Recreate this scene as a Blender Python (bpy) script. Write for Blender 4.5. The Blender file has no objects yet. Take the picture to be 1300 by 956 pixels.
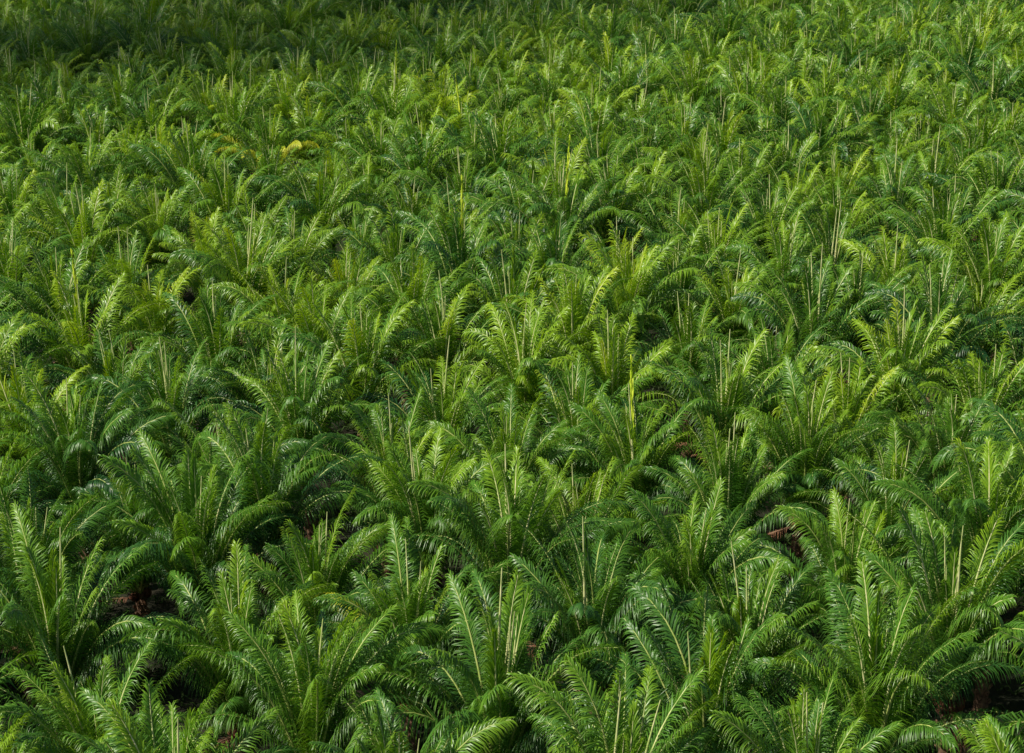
import bpy, bmesh, math, random
import numpy as np
from mathutils import Vector, Matrix
R = math.radians
sc = bpy.context.scene
COL = sc.collection
rnd = random.Random(11)

# ------------------------------------------------------------------ light
SUN_EL, SUN_X, SUN_Y = R(46), -0.93, -0.30
n_ = math.hypot(SUN_X, SUN_Y)
SD = Vector((SUN_X/n_*math.cos(SUN_EL), SUN_Y/n_*math.cos(SUN_EL), math.sin(SUN_EL)))
w = bpy.data.worlds.new("World"); sc.world = w; w.use_nodes = True
nt = w.node_tree
sky = nt.nodes.new('ShaderNodeTexSky'); sky.sky_type = 'NISHITA'; sky.sun_disc = False
sky.sun_elevation = SUN_EL; sky.sun_rotation = math.atan2(SD.x, SD.y)
nt.links.new(sky.outputs[0], nt.nodes['Background'].inputs[0])
nt.nodes['Background'].inputs[1].default_value = 0.060
sl = bpy.data.lights.new('sun', 'SUN'); sl.energy = 5.0; sl.angle = R(0.5); sl.color = (1, 0.95, 0.80)
so = bpy.data.objects.new('sun', sl); COL.objects.link(so)
so.rotation_euler = SD.to_track_quat('Z', 'Y').to_euler(); so.location = SD*100
sc.view_settings.view_transform = 'Standard'; sc.view_settings.look = 'None'; sc.view_settings.exposure = 0

# ------------------------------------------------------------------ camera
CAMZ, PITCH, F = 49.0, R(19.1), 2400/1300
cam = bpy.data.cameras.new('camera'); cam.lens = 36*F; cam.sensor_width = 36; cam.clip_end = 6000
co = bpy.data.objects.new('camera', cam); COL.objects.link(co)
co.location = (0, 0, CAMZ); co.rotation_euler = (R(90)-PITCH, 0, 0); sc.camera = co

# ------------------------------------------------------------------ materials
def leaf_mat(name, stops, trans, rough=0.37, tfac=0.30, vary=0.24):
    m = bpy.data.materials.new(name); m.use_nodes = True
    t = m.node_tree; N = t.nodes; L = t.links
    b = N['Principled BSDF']; out = N['Material Output']
    at = N.new('ShaderNodeAttribute'); at.attribute_name = 'tone'
    oi = N.new('ShaderNodeObjectInfo')
    geo = N.new('ShaderNodeNewGeometry')
    no = N.new('ShaderNodeTexNoise'); no.inputs['Scale'].default_value = 0.05; no.inputs['Detail'].default_value = 3
    L.new(geo.outputs['Position'], no.inputs['Vector'])
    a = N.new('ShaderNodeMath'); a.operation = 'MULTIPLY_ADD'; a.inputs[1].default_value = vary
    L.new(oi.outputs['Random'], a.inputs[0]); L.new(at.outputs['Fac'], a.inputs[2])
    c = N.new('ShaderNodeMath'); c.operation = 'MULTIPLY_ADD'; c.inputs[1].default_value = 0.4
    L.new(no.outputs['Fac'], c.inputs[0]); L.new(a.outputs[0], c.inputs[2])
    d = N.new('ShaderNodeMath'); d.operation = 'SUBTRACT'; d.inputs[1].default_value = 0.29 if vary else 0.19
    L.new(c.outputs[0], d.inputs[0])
    r = N.new('ShaderNodeValToRGB'); e = r.color_ramp.elements
    e[0].position = stops[0][0]; e[0].color = (*stops[0][1], 1)
    e[1].position = stops[-1][0]; e[1].color = (*stops[-1][1], 1)
    for p, cc in stops[1:-1]:
        x = e.new(p); x.color = (*cc, 1)
    L.new(d.outputs[0], r.inputs[0]); L.new(r.outputs[0], b.inputs['Base Color'])
    b.inputs['Roughness'].default_value = rough
    b.inputs['Specular IOR Level'].default_value = 0.48
    tr = N.new('ShaderNodeBsdfTranslucent')
    mx = N.new('ShaderNodeMix'); mx.data_type = 'RGBA'; mx.blend_type = 'MULTIPLY'; mx.inputs[0].default_value = 1
    L.new(r.outputs[0], mx.inputs[6]); mx.inputs[7].default_value = (*trans, 1)
    L.new(mx.outputs[2], tr.inputs[0])
    ms = N.new('ShaderNodeMixShader'); ms.inputs[0].default_value = tfac
    L.new(b.outputs[0], ms.inputs[1]); L.new(tr.outputs[0], ms.inputs[2]); L.new(ms.outputs[0], out.inputs[0])
    return m
def simple_mat(name, c1, c2, scale, rough=0.8, bump=0.0):
    m = bpy.data.materials.new(name); m.use_nodes = True
    t = m.node_tree; N = t.nodes; L = t.links; b = N['Principled BSDF']
    tc = N.new('ShaderNodeTexCoord'); no = N.new('ShaderNodeTexNoise'); no.inputs['Scale'].default_value = scale
    no.inputs['Detail'].default_value = 6
    L.new(tc.outputs['Object'], no.inputs['Vector'])
    r = N.new('ShaderNodeValToRGB'); r.color_ramp.elements[0].position = .35; r.color_ramp.elements[1].position = .68
    r.color_ramp.elements[0].color = (*c1, 1); r.color_ramp.elements[1].color = (*c2, 1)
    L.new(no.outputs['Fac'], r.inputs[0]); L.new(r.outputs[0], b.inputs['Base Color'])
    b.inputs['Roughness'].default_value = rough
    if bump:
        bp = N.new('ShaderNodeBump'); bp.inputs['Strength'].default_value = bump
        L.new(no.outputs['Fac'], bp.inputs['Height']); L.new(bp.outputs[0], b.inputs['Normal'])
    return m
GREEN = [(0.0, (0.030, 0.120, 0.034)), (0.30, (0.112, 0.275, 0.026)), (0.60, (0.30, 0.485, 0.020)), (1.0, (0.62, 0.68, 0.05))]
M_LEAF = leaf_mat('palm_leaf', GREEN, (1.45, 1.35, 0.5))
M_LEAFM = leaf_mat('massed_palm_leaf', GREEN, (1.45, 1.35, 0.5), vary=0)
M_YEL = leaf_mat('yellowing_leaf', [(0.0, (0.56, 0.62, 0.03)), (1.0, (0.84, 0.82, 0.08))], (1.2, 1.1, 0.6), 0.5)
M_DEAD = leaf_mat('dead_leaf', [(0.0, (0.14, 0.06, 0.03)), (1.0, (0.42, 0.22, 0.11))], (1, .9, .8), 0.8, 0.1)
M_RIB = simple_mat('leaf_midrib', (0.30, 0.40, 0.08), (0.52, 0.55, 0.19), 3, 0.45)
M_SPEAR = simple_mat('spear_leaf', (0.46, 0.55, 0.17), (0.84, 0.77, 0.44), 2.2, 0.5)
M_SPEARY = simple_mat('yellow_spear', (0.52, 0.68, 0.03), (0.80, 0.86, 0.10), 2, 0.5)
M_TRUNK = simple_mat('palm_trunk', (0.08, 0.042, 0.026), (0.28, 0.16, 0.10), 5, 0.9, 0.6)
M_FRUIT = simple_mat('palm_fruit', (0.06, 0.022, 0.013), (0.22, 0.08, 0.04), 9, 0.6, 0.5)
M_GROUND = simple_mat('plantation_soil', (0.010, 0.015, 0.005), (0.030, 0.024, 0.012), 0.35, 0.95, 0.4)
M_UNDER = leaf_mat('undergrowth_leaf', [(0.0, (0.02, 0.05, 0.01)), (1.0, (0.07, 0.12, 0.02))], (1, 1, .6), 0.6)
M_CLOUD = simple_mat('cloud', (0.75, 0.75, 0.76), (0.85, 0.85, 0.85), 0.02, 1.0)

# ------------------------------------------------------------------ mesh building
def mk(name, V, Fc, mats, tone=None, midx=None, smooth=True):
    V = np.ascontiguousarray(V, dtype=np.float32); Fc = np.ascontiguousarray(Fc, dtype=np.int32)
    me = bpy.data.meshes.new(name)
    me.vertices.add(len(V)); me.vertices.foreach_set('co', V.ravel())
    n = len(Fc); me.loops.add(n*4); me.loops.foreach_set('vertex_index', Fc.ravel())
    me.polygons.add(n)
    me.polygons.foreach_set('loop_start', np.arange(0, n*4, 4, dtype=np.int32))
    me.polygons.foreach_set('loop_total', np.full(n, 4, dtype=np.int32))
    for m in mats: me.materials.append(m)
    if midx is not None: me.polygons.foreach_set('material_index', np.ascontiguousarray(midx, dtype=np.int32))
    me.polygons.foreach_set('use_smooth', np.full(n, smooth, dtype=bool))
    if tone is not None:
        a = me.attributes.new('tone', 'FLOAT', 'POINT'); a.data.foreach_set('value', np.ascontiguousarray(tone, dtype=np.float32))
    me.update(calc_edges=True); me.validate()
    return me
def tube(P, rad, sides=5):
    P = np.array(P, float); n = len(P); V = []; Fc = []
    T = np.gradient(P, axis=0); T /= np.linalg.norm(T, axis=1)[:, None]
    for i in range(n):
        ref = np.array([0, 1, 0.]) if abs(T[i][1]) < .9 else np.array([1., 0, 0])
        a = np.cross(ref, T[i]); a /= np.linalg.norm(a); b = np.cross(T[i], a)
        for k in range(sides):
            an = 2*math.pi*k/sides
            V.append(P[i] + rad[i]*(math.cos(an)*a + math.sin(an)*b))
    for i in range(n-1):
        for k in range(sides):
            k2 = (k+1) % sides
            Fc.append((i*sides+k, i*sides+k2, (i+1)*sides+k2, (i+1)*sides+k))
    return np.array(V), np.array(Fc)
def nrm(v): return v/np.linalg.norm(v, axis=-1, keepdims=True)
def frond(rs, age, L, nl, hw, segs=3, kind=''):
    """age 0 youngest upright .. 1 oldest hanging. returns leaflets (V,F,tone) and rib (V,F)"""
    if kind == 'dead': th0, dr = R(-5), R(75)
    elif kind == 'spear': th0, dr = R(89), R(8)
    else:
        th0 = R(89 - 30*age + rs.uniform(-4, 4)); dr = R(9 + 119*age**1.1 + rs.uniform(-12, 16))
    n = 40; s = np.linspace(0, 1, n)
    th = th0 - dr*s**rs.uniform(2.2, 3.0); sway = rs.uniform(-.6, .6)
    yaw = sway*s**1.3
    d = np.stack([np.cos(th)*np.cos(yaw), np.cos(th)*np.sin(yaw), np.sin(th)], 1)
    P = np.cumsum(d, 0)*L/n; P -= P[0]
    roll = rs.uniform(-1.1, 1.1)*s
    S = np.stack([-np.sin(yaw), np.cos(yaw), 0*s], 1); U = nrm(np.cross(d, S))
    S2 = S*np.cos(roll)[:, None] + U*np.sin(roll)[:, None]; U2 = nrm(np.cross(d, S2))
    V = []; Fc = []; tone = []
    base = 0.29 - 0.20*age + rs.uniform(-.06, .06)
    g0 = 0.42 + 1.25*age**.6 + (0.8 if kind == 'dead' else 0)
    amax = 24 + 38*min(1, age*4.0)
    if kind == 'spear': amax = 9; g0 = .1
    for side in (-1, 1):
        for i in range(nl):
            u = 0.13 + 0.87*(i + rs.uniform(-.35, .35))/nl; u = min(max(u, .131), .995)
            k = u*(n-1); k0 = int(k); fr = k-k0; k1 = min(k0+1, n-1)
            p = P[k0]*(1-fr)+P[k1]*fr; T = nrm(d[k0]*(1-fr)+d[k1]*fr); Sd = S2[k0]; Up = U2[k0]
            v = (u-.13)/.87
            ll = L*0.165*(0.45 + 0.55*math.sin(math.pi*min(1, (v*0.85+.12)))**.8)*rs.uniform(.88, 1.08)*(1-.40*v**4)
            if kind == 'spear': ll *= .6
            a = R(amax*(1 - .58*v**1.3) + rs.uniform(-6, 6))
            be = R([17, 7, -4][i % 3] + rs.uniform(-7, 7))
            D = math.cos(a)*T + math.sin(a)*(side*Sd*math.cos(be) + Up*math.sin(be)); D = nrm(D)
            W = nrm(T - np.dot(T, D)*D + Up*rs.uniform(-.20, .20))
            g = g0*rs.uniform(.78, 1.22)
            pts = [p]; q = p; DD = D
            for t in range(segs):
                q = q + DD*ll/segs; pts.append(q)
                DD = nrm(D + np.array([0, 0, -1.])*g*((t+1)/segs)**1.2*2.1)
            ws = [.55, 1, .8, .10] if segs == 3 else [.7, 1, .12]
            b0 = len(V); tn = base + rs.uniform(-.06, .06)
            for t, q in enumerate(pts):
                V.append(q - W*hw*ws[t]); V.append(q + W*hw*ws[t])
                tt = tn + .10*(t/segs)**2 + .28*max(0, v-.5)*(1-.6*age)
                tone += [tt, tt]
            for t in range(segs):
                Fc.append((b0+2*t, b0+2*t+1, b0+2*t+3, b0+2*t+2))
    idx = np.linspace(0, n-1, 12).astype(int)
    sr = np.linspace(0, 1, 12)
    rib = tube(P[idx], (0.074+.030*(1-age))*(1-sr)**.95+0.015, 4)
    return (np.array(V), np.array(Fc), np.array(tone)), rib

rs = np.random.RandomState(5)
CL = 12; VAR = 3
LIB = []; LIBMID = []; LIBLO = []
for c in range(CL):
    age = c/(CL-1); L = 7.7 + 1.5*min(1, age*2.5)
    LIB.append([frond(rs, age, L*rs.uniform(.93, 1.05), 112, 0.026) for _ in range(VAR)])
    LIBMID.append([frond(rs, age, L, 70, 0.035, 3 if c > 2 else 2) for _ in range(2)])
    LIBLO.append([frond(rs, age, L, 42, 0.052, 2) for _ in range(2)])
DEADF = [frond(rs, 1, 4.6, 34, 0.04, kind='dead') for _ in range(2)]
def ribmat(c): return M_SPEAR if c < 4 else M_RIB
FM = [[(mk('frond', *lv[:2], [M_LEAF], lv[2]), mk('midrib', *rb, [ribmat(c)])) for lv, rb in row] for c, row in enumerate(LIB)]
FMY = [[(mk('yellow_frond', *lv[:2], [M_YEL], lv[2]), mk('midrib', *rb, [M_RIB])) for lv, rb in row] for row in LIB]
DM = [(mk('dead_frond', *lv[:2], [M_DEAD], lv[2]), mk('midrib', *rb, [M_TRUNK])) for lv, rb in DEADF]

def spear_geo(L, bend, rr):
    s = np.linspace(0, 1, 10)
    P = np.stack([bend*s**2*L, 0*s, s*L*(1-.1*bend)], 1)
    rad = rr*(1-.72*s**1.8)*(0.75+.25*np.sin(s*3.1))+.008
    return tube(P, rad, 5)
SPG = [spear_geo(L, b, r_) for L, b, r_ in ((8.5, .02, .088), (8.0, .07, .076), (7.3, .03, .074), (9.0, .05, .088))]
SPM = [mk('spear_leaf', *g, [M_SPEAR]) for g in SPG]
lv, rb = frond(rs, 0, 7.4, 44, .055, kind='spear')
SPY = mk('yellow_spear_leaf', np.concatenate([lv[0], rb[0]]), np.concatenate([lv[1], rb[1]+len(lv[0])]), [M_SPEARY])

# trunk with spiral of old frond bases
HT = [3.5, 4.2, 4.9]
def trunk_geo(H, rs, boots=True):
    zs = np.linspace(-.1, H+.35, 16); P = np.stack([.05*np.sin(zs*1.3), .05*np.cos(zs), zs], 1)
    rad = .30 + .12*np.exp(-zs*1.5) + .10*np.clip((zs-H+1.3)/1.3, 0, 1) ; rad[-1] = .08
    V, Fc = tube(P, rad, 10); VV = [V]; FF = [Fc]; o = len(V)
    if boots:
        k = 0; z = .4
        while z < H+.15:
            an = k*2.39996; r0 = .30 + .10*max(0, (z-H+1.3)/1.3)
            dx, dy = math.cos(an), math.sin(an); ln = rs.uniform(.18, .34)
            p0 = np.array([dx*r0*.8, dy*r0*.8, z]); p1 = np.array([dx*(r0+ln*.5), dy*(r0+ln*.5), z+ln*.75]); p2 = p1+np.array([dx*.03, dy*.03, .05])
            v, f = tube([p0, p1, p2], [.13, .085, .01], 4)
            VV.append(v); FF.append(f+o); o += len(v); k += 1; z += .085
    return np.concatenate(VV), np.concatenate(FF)
TM = [mk('trunk', *trunk_geo(h, rs), [M_TRUNK], smooth=False) for h in HT]
def fruit_geo(rs):
    V = []; Fc = []; nu, nv = 10, 7
    for j in range(nv+1):
        for i in range(nu):
            ph = math.pi*j/nv; t = 2*math.pi*i/nu; r = rs.uniform(.80, 1.18)
            V.append((.26*r*math.sin(ph)*math.cos(t), .26*r*math.sin(ph)*math.sin(t), .36*r*math.cos(ph)))
    for j in range(nv):
        for i in range(nu):
            Fc.append((j*nu+i, j*nu+(i+1) % nu, (j+1)*nu+(i+1) % nu, (j+1)*nu+i))
    return np.array(V), np.array(Fc)
FRM = [mk('fruit_bunch', *fruit_geo(rs), [M_FRUIT], smooth=False) for _ in range(2)]

# ---- recipes
def recipe(r, n=34):
    out = []; a0 = r.uniform(0, 6.28)
    for k in range(n):
        age = (k/(n-1))**0.97; age = min(1, max(0, age + r.uniform(-.07, .07)))
        out.append((int(round(age*(CL-1))), r.randrange(VAR), a0 + k*2.39996 + r.uniform(-.3, .3),
                    r.uniform(-.12, .12), r.uniform(.82, 1.10)))
    return out
def rot(az, tilt, s):
    ct, st = math.cos(tilt), math.sin(tilt); ca, sa = math.cos(az), math.sin(az)
    Ry = np.array([[ct, 0, st], [0, 1, 0], [-st, 0, ct]]); Rz = np.array([[ca, -sa, 0], [sa, ca, 0], [0, 0, 1]])
    return Rz@Ry*s
def bake(lib, rec, r):
    V = []; Fc = []; T = []; MI = []; o = 0
    for c, v, az, ti, s in rec:
        lv, rb = lib[c][v % len(lib[c])]
        A = rot(az, ti, s); off = np.array([math.cos(az)*.14, math.sin(az)*.14, -.35*c/CL])
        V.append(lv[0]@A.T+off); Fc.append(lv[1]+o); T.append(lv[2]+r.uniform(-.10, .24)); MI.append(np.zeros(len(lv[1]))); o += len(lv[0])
        V.append(rb[0]@A.T+off); Fc.append(rb[1]+o); T.append(np.zeros(len(rb[0]))); MI.append(np.full(len(rb[1]), 3 if c < 4 else 1)); o += len(rb[0])
    return np.concatenate(V), np.concatenate(Fc), np.concatenate(T), np.concatenate(MI)
def crowns(lib, n):
    out = []
    for i in range(n):
        V, Fc, T, MI = bake(lib, recipe(rnd, rnd.randint(29, 34)), rnd)
        out.append(mk('crown', V, Fc, [M_LEAF, M_RIB, M_TRUNK, M_SPEAR], T, MI))
    return out
CROWN = crowns(LIBMID, 10); CROWNFAR = crowns(LIBLO, 9)
LOW = []
for i in range(7):
    V, Fc, T, MI = bake(LIBLO, recipe(rnd, 30), rnd)
    parts = [V + np.array([0, 0, 4.2])]; FF = [Fc]; MM = [MI]; o = len(V)
    tv, tf = trunk_geo(4.2, rs, False); parts.append(tv); FF.append(tf+o); MM.append(np.full(len(tf), 2)); o += len(tv)
    for q in range(1 + i % 4):
        sv, sf = SPG[(i+q) % 4]; A = rot(q*2.1+i, .06, 1)
        parts.append(sv@A.T+np.array([.12*q, 0, 4.3])); FF.append(sf+o); MM.append(np.full(len(sf), 3)); o += len(sv)
    T = np.concatenate([T, np.zeros(o-len(T))])
    LOW.append((np.concatenate(parts), np.concatenate(FF), T, np.concatenate(MM)))

# ------------------------------------------------------------------ planting grid
def ground_at(px, py, z=8.7):
    a = PITCH + math.atan((py-478)/2400); Y = (CAMZ-z)/math.tan(a)
    dep = Y*math.cos(PITCH) + (CAMZ-z)*math.sin(PITCH)
    return (px-650)/2400*dep, Y
# spear centres seen in the photograph, as places on the ground
seen = [ground_at(*p) for p in [(35, 700), (147, 750), (258, 665), (290, 815), (403, 725), (480, 650), (560, 570), (590, 815), (645, 705), (722, 600),
        (780, 490), (880, 735), (915, 615), (1065, 700), (1110, 575), (1140, 490), (1285, 745), (115, 520), (200, 500), (300, 525), (395, 480),
        (520, 410), (65, 385), (250, 405), (600, 480), (990, 470), (830, 375), (325, 560)]]
rows = []
Y0, DX, DY = 65.6, 8.4, 7.3
for j in range(44):
    Y = Y0 + DY*j; xs = []
    half = 0.271*(Y*math.cos(PITCH)+40*math.sin(PITCH))
    off = (0 if (j % 2) else 0.5)*DX - 0.2
    i0 = int(half/DX)+3
    for i in range(-i0, i0+1):
        x = i*DX + off + rnd.gauss(0, .6); y = Y + rnd.gauss(0, .65)
        xs.append([x, y, half])
    rows.append(xs)
used = set()
def nearest(sx, sy, skip):
    best = None
    for j, xs in enumerate(rows):
        for i, p in enumerate(xs):
            if (j, i) in skip: continue
            d = math.hypot(p[0]-sx, p[1]-sy)
            if best is None or d < best[0]: best = (d, j, i)
    return best
for (sx, sy) in seen:
    best = nearest(sx, sy, used)
    if best[0] < 3.0:
        used.add(best[1:]); p = rows[best[1]][best[2]]
        p[0] = p[0]*.4 + sx*.6; p[1] = p[1]*.5 + sy*.5

ORD = 'zeroth first second third fourth fifth sixth seventh eighth ninth tenth eleventh twelfth thirteenth fourteenth fifteenth sixteenth seventeenth eighteenth nineteenth twentieth'.split()
TENS = {2: 'twenty', 3: 'thirty', 4: 'forty'}
def ordw(n): return ORD[n] if n <= 20 else (('thirtieth' if n == 30 else 'fortieth') if n % 10 == 0 else TENS[n//10]+'-'+ORD[n % 10])
CNT = {1: 'one pale spear', 2: 'two pale spears', 3: 'three pale spears', 4: 'four pale spears', 5: 'five pale spears'}
special = {}
def mark(px, py, kind):
    best = nearest(*ground_at(px, py), special)
    special[best[1:]] = kind
mark(322, 188, 'yellow_crown')
yj, yi = [k for k, v in special.items() if v == 'yellow_crown'][0]
yx, yy = rows[yj][yi][:2]
for dx, dy in ((-4.2, -7.3), (4.2, -7.3), (0, -14.6)):
    b_ = nearest(yx+dx, yy+dy, special); special[b_[1:]] = 'gap'
for q in [(577, 355), (662, 290), (490, 130), (770, 570), (605, 160), (180, 425)]: mark(*q, 'yellow_spear')
for q in [(500, 770)]: mark(*q, 'yellow_fronds')
for q in [(715, 735), (770, 270), (880, 235), (860, 540), (1165, 600), (30, 790), (130, 690), (450, 820), (520, 520), (440, 650)]: mark(*q, 'brown')

def new(name, data, parent, loc=(0, 0, 0), rz=0, ry=0, s=1):
    o = bpy.data.objects.new(name, data.copy()); COL.objects.link(o); o.parent = parent
    o.location = loc; o.rotation_euler = (0, ry, rz); o.scale = (s, s, s); return o
cands = []
for j, xs in enumerate(rows):
    for i, p in enumerate(xs):
        if special.get((j, i)) == 'gap': continue
        cands.append((j, i, p[0], p[1], abs(p[0]) < p[2] + 2.2))
iv = sorted([c for c in cands if c[4]], key=lambda c: c[3])
indiv = set((c[0], c[1]) for c in iv[:300])
ordinal = {}
for j, xs in enumerate(rows):
    k = 0
    for i, p in sorted(enumerate(xs), key=lambda q: q[1][0]):
        if special.get((j, i)) == 'gap': continue
        if abs(p[0]) < p[2]-.3: k += 1; ordinal[(j, i)] = k
        elif p[0] < 0: ordinal[(j, i)] = 'left'
        else: ordinal[(j, i)] = 'right'
NEAR_Y = 106
far, side = [], []
for (j, i, x, y, inview) in cands:
    if (j, i) not in indiv:
        (far if (inview or y > 255) else side).append((x, y)); continue
    r = random.Random(j*1000+i)
    sp = special.get((j, i))
    t = bpy.data.objects.new('oil_palm', None); COL.objects.link(t); t.empty_display_size = .5
    rz0 = r.uniform(0, 6.28)
    t.location = (x, y, 0); t.rotation_euler = (r.gauss(0, .04), r.gauss(0, .04), rz0)
    s = r.uniform(.88, 1.06); t.scale = (s, s, s*r.uniform(1.0, 1.12))
    hi = r.choice((0, 1, 1, 2)); hz = HT[hi]
    new('trunk', TM[hi], t, rz=r.uniform(0, 6.28))
    nsp = r.choice((1, 2, 2, 3, 3, 4))
    for k in range(nsp):
        new('spear_leaf', SPM[r.randrange(4)], t, (r.uniform(-.38, .38), r.uniform(-.38, .38), hz+.15), r.uniform(0, 6.28), r.uniform(-.05, .09), r.uniform(.80, 1.06))
    if sp == 'yellow_spear':
        new('yellow_spear_leaf', SPY, t, (0, 0, hz+1.6), 0, 0, 1.22)
    if y < NEAR_Y:
        rec = recipe(r, r.randint(31, 36))
        for k, (c, v, az, ti, fs) in enumerate(rec):
            yel = sp == 'yellow_fronds' and k == 21
            if sp == 'brown' and c >= 7 and math.sin(az+rz0) < -.6: continue
            lm, rm = (FMY if yel else FM)[c][v]
            f = new('frond', lm, t, (math.cos(az)*.14, math.sin(az)*.14, hz-.35*c/CL), az, ti, fs)
            if yel: f['label'] = 'yellowing frond'
            new('midrib', rm, f)
        nd = 5 if sp == 'brown' else r.choice((0, 1, 1, 2))
        for k in range(nd):
            az = r.uniform(0, 6.28); lm, rm = DM[r.randrange(2)]
            f = new('dead_frond', lm, t, (math.cos(az)*.2, math.sin(az)*.2, hz-.4), az, r.uniform(-.3, .3), r.uniform(.8, 1)); f['label'] = 'dry brown hanging frond'
            new('midrib', rm, f)
        for k in range(r.randint(3, 6)):
            az = r.uniform(0, 6.28)
            new('fruit_bunch', FRM[r.randrange(2)], t, (math.cos(az)*.52, math.sin(az)*.52, hz-r.uniform(-.15, .25)), az, .5, r.uniform(.8, 1.15))
    else:
        new('crown', CROWN[r.randrange(10)] if y < 175 else CROWNFAR[r.randrange(9)], t, (0, 0, hz), r.uniform(0, 6.28))
        if sp == 'brown':
            for k in range(4):
                az = r.uniform(0, 6.28); new('dead_frond', DM[k % 2][0], t, (0, 0, hz+.2), az, -.4, 1.1)
        if sp == 'yellow_crown':
            for k in range(7):
                az = -math.pi/2 - rz0 + (k-3)*.42; new('yellow_frond', FMY[6+k % 4][k % 3][0], t, (math.cos(az)*1.0, math.sin(az)*1.0, hz+.7), az, .22, .84)
    look = {'yellow_spear': 'bright yellow spear', 'yellow_fronds': 'one yellowing frond', 'yellow_crown': 'drooping yellow fronds', 'brown': 'dry brown fronds'}.get(sp, CNT[nsp])
    od = ordinal[(j, i)]
    where = ('cut by %s edge' % od) if isinstance(od, str) else ('%s from left' % ordw(od))
    t['label'] = 'oil palm with %s, %s, %s row from front' % (look, where, ordw(j+1))
    t['category'] = 'palm tree'; t['group'] = 'oil palms planted in staggered rows'

def mass(name, pts, label):
    V = []; Fc = []; T = []; MI = []; o = 0
    for x, y in pts:
        v, f, tn, mi = LOW[rnd.randrange(7)]
        s = rnd.uniform(.86, 1.10); A = rot(rnd.uniform(0, 6.28), rnd.gauss(0, .03), s)
        V.append(v@A.T+np.array([x, y, 0])); Fc.append(f+o); T.append(tn+rnd.uniform(-.14, .12)); MI.append(mi); o += len(v)
    me = mk(name, np.concatenate(V), np.concatenate(Fc), [M_LEAFM, M_RIB, M_TRUNK, M_SPEAR], np.concatenate(T), np.concatenate(MI))
    ob = bpy.data.objects.new(name, me); COL.objects.link(ob)
    ob['label'] = label; ob['category'] = 'palm trees'; ob['kind'] = 'stuff'
mass('distant_palms', far, 'far rows of small oil palm crowns crowding the top of the view')
mass('outlying_palms', side, 'oil palms carrying the plantation on past the edges of the view')

# ------------------------------------------------------------------ ground, undergrowth, cloud
gx = np.linspace(-2500, 2500, 60); gy = np.linspace(-500, 4500, 60)
X, Yg = np.meshgrid(gx, gy); Z = np.zeros_like(X)
V = np.stack([X.ravel(), Yg.ravel(), Z.ravel()], 1); Fc = []
for a in range(59):
    for b in range(59): Fc.append((a*60+b, a*60+b+1, (a+1)*60+b+1, (a+1)*60+b))
go = bpy.data.objects.new('ground', mk('ground', V, np.array(Fc), [M_GROUND])); COL.objects.link(go); go['kind'] = 'structure'
V = []; Fc = []; T = []
for k in range(5200):
    y = 55 + 150*rnd.random()**1.4; x = rnd.uniform(-1, 1)*(.29*y+8)
    for b in range(9):
        an = rnd.uniform(0, 6.28); L = rnd.uniform(.35, .9); dx, dy = math.cos(an), math.sin(an)
        c = np.array([x+rnd.uniform(-.3, .3), y+rnd.uniform(-.3, .3), 0]); sd = np.array([-dy, dx, 0])*.07
        m = c+np.array([dx*L*.4, dy*L*.4, L*.55]); e = c+np.array([dx*L, dy*L, L*.45])
        o = len(V); V += [c-sd*.4, c+sd*.4, m-sd, m+sd, e-sd*.1, e+sd*.1]; Fc += [(o, o+1, o+3, o+2), (o+2, o+3, o+5, o+4)]
        T += [rnd.uniform(.2, .8)]*6
uo = bpy.data.objects.new('undergrowth', mk('undergrowth', np.array(V), np.array(Fc), [M_UNDER], np.array(T))); COL.objects.link(uo)
uo['label'] = 'low ferns and weeds on the ground between the palms'; uo['category'] = 'undergrowth'; uo['kind'] = 'stuff'

# broken cumulus high above: its soft shadow lies on the far left of the plantation
H = 2800.0
bm = bmesh.new()
cr = random.Random(4)
def puff(tx, ty, rad):
    c = Vector((tx, ty, 8)) + SD*(H/SD.z) + Vector((0, 0, cr.uniform(-10, 10)))
    bmesh.ops.create_icosphere(bm, subdivisions=2, radius=rad, matrix=Matrix.Translation(c))
for k in range(235):
    tx = cr.uniform(-180, 70); ty = cr.uniform(190, 350)
    lim = 200 if tx < -45 else 200 + (tx+45)*.75
    if ty < lim: continue
    if (tx > 10 or ty < lim+16) and cr.random() < .45: continue
    puff(tx, ty, cr.uniform(6, 9.5))
for v in bm.verts: v.co += Vector((cr.uniform(-1, 1), cr.uniform(-1, 1), cr.uniform(-1, 1)))*.8
me = bpy.data.meshes.new('cloud'); bm.to_mesh(me); bm.free(); me.materials.append(M_CLOUD)
cl = bpy.data.objects.new('cloud', me); COL.objects.link(cl); cl['kind'] = 'structure'
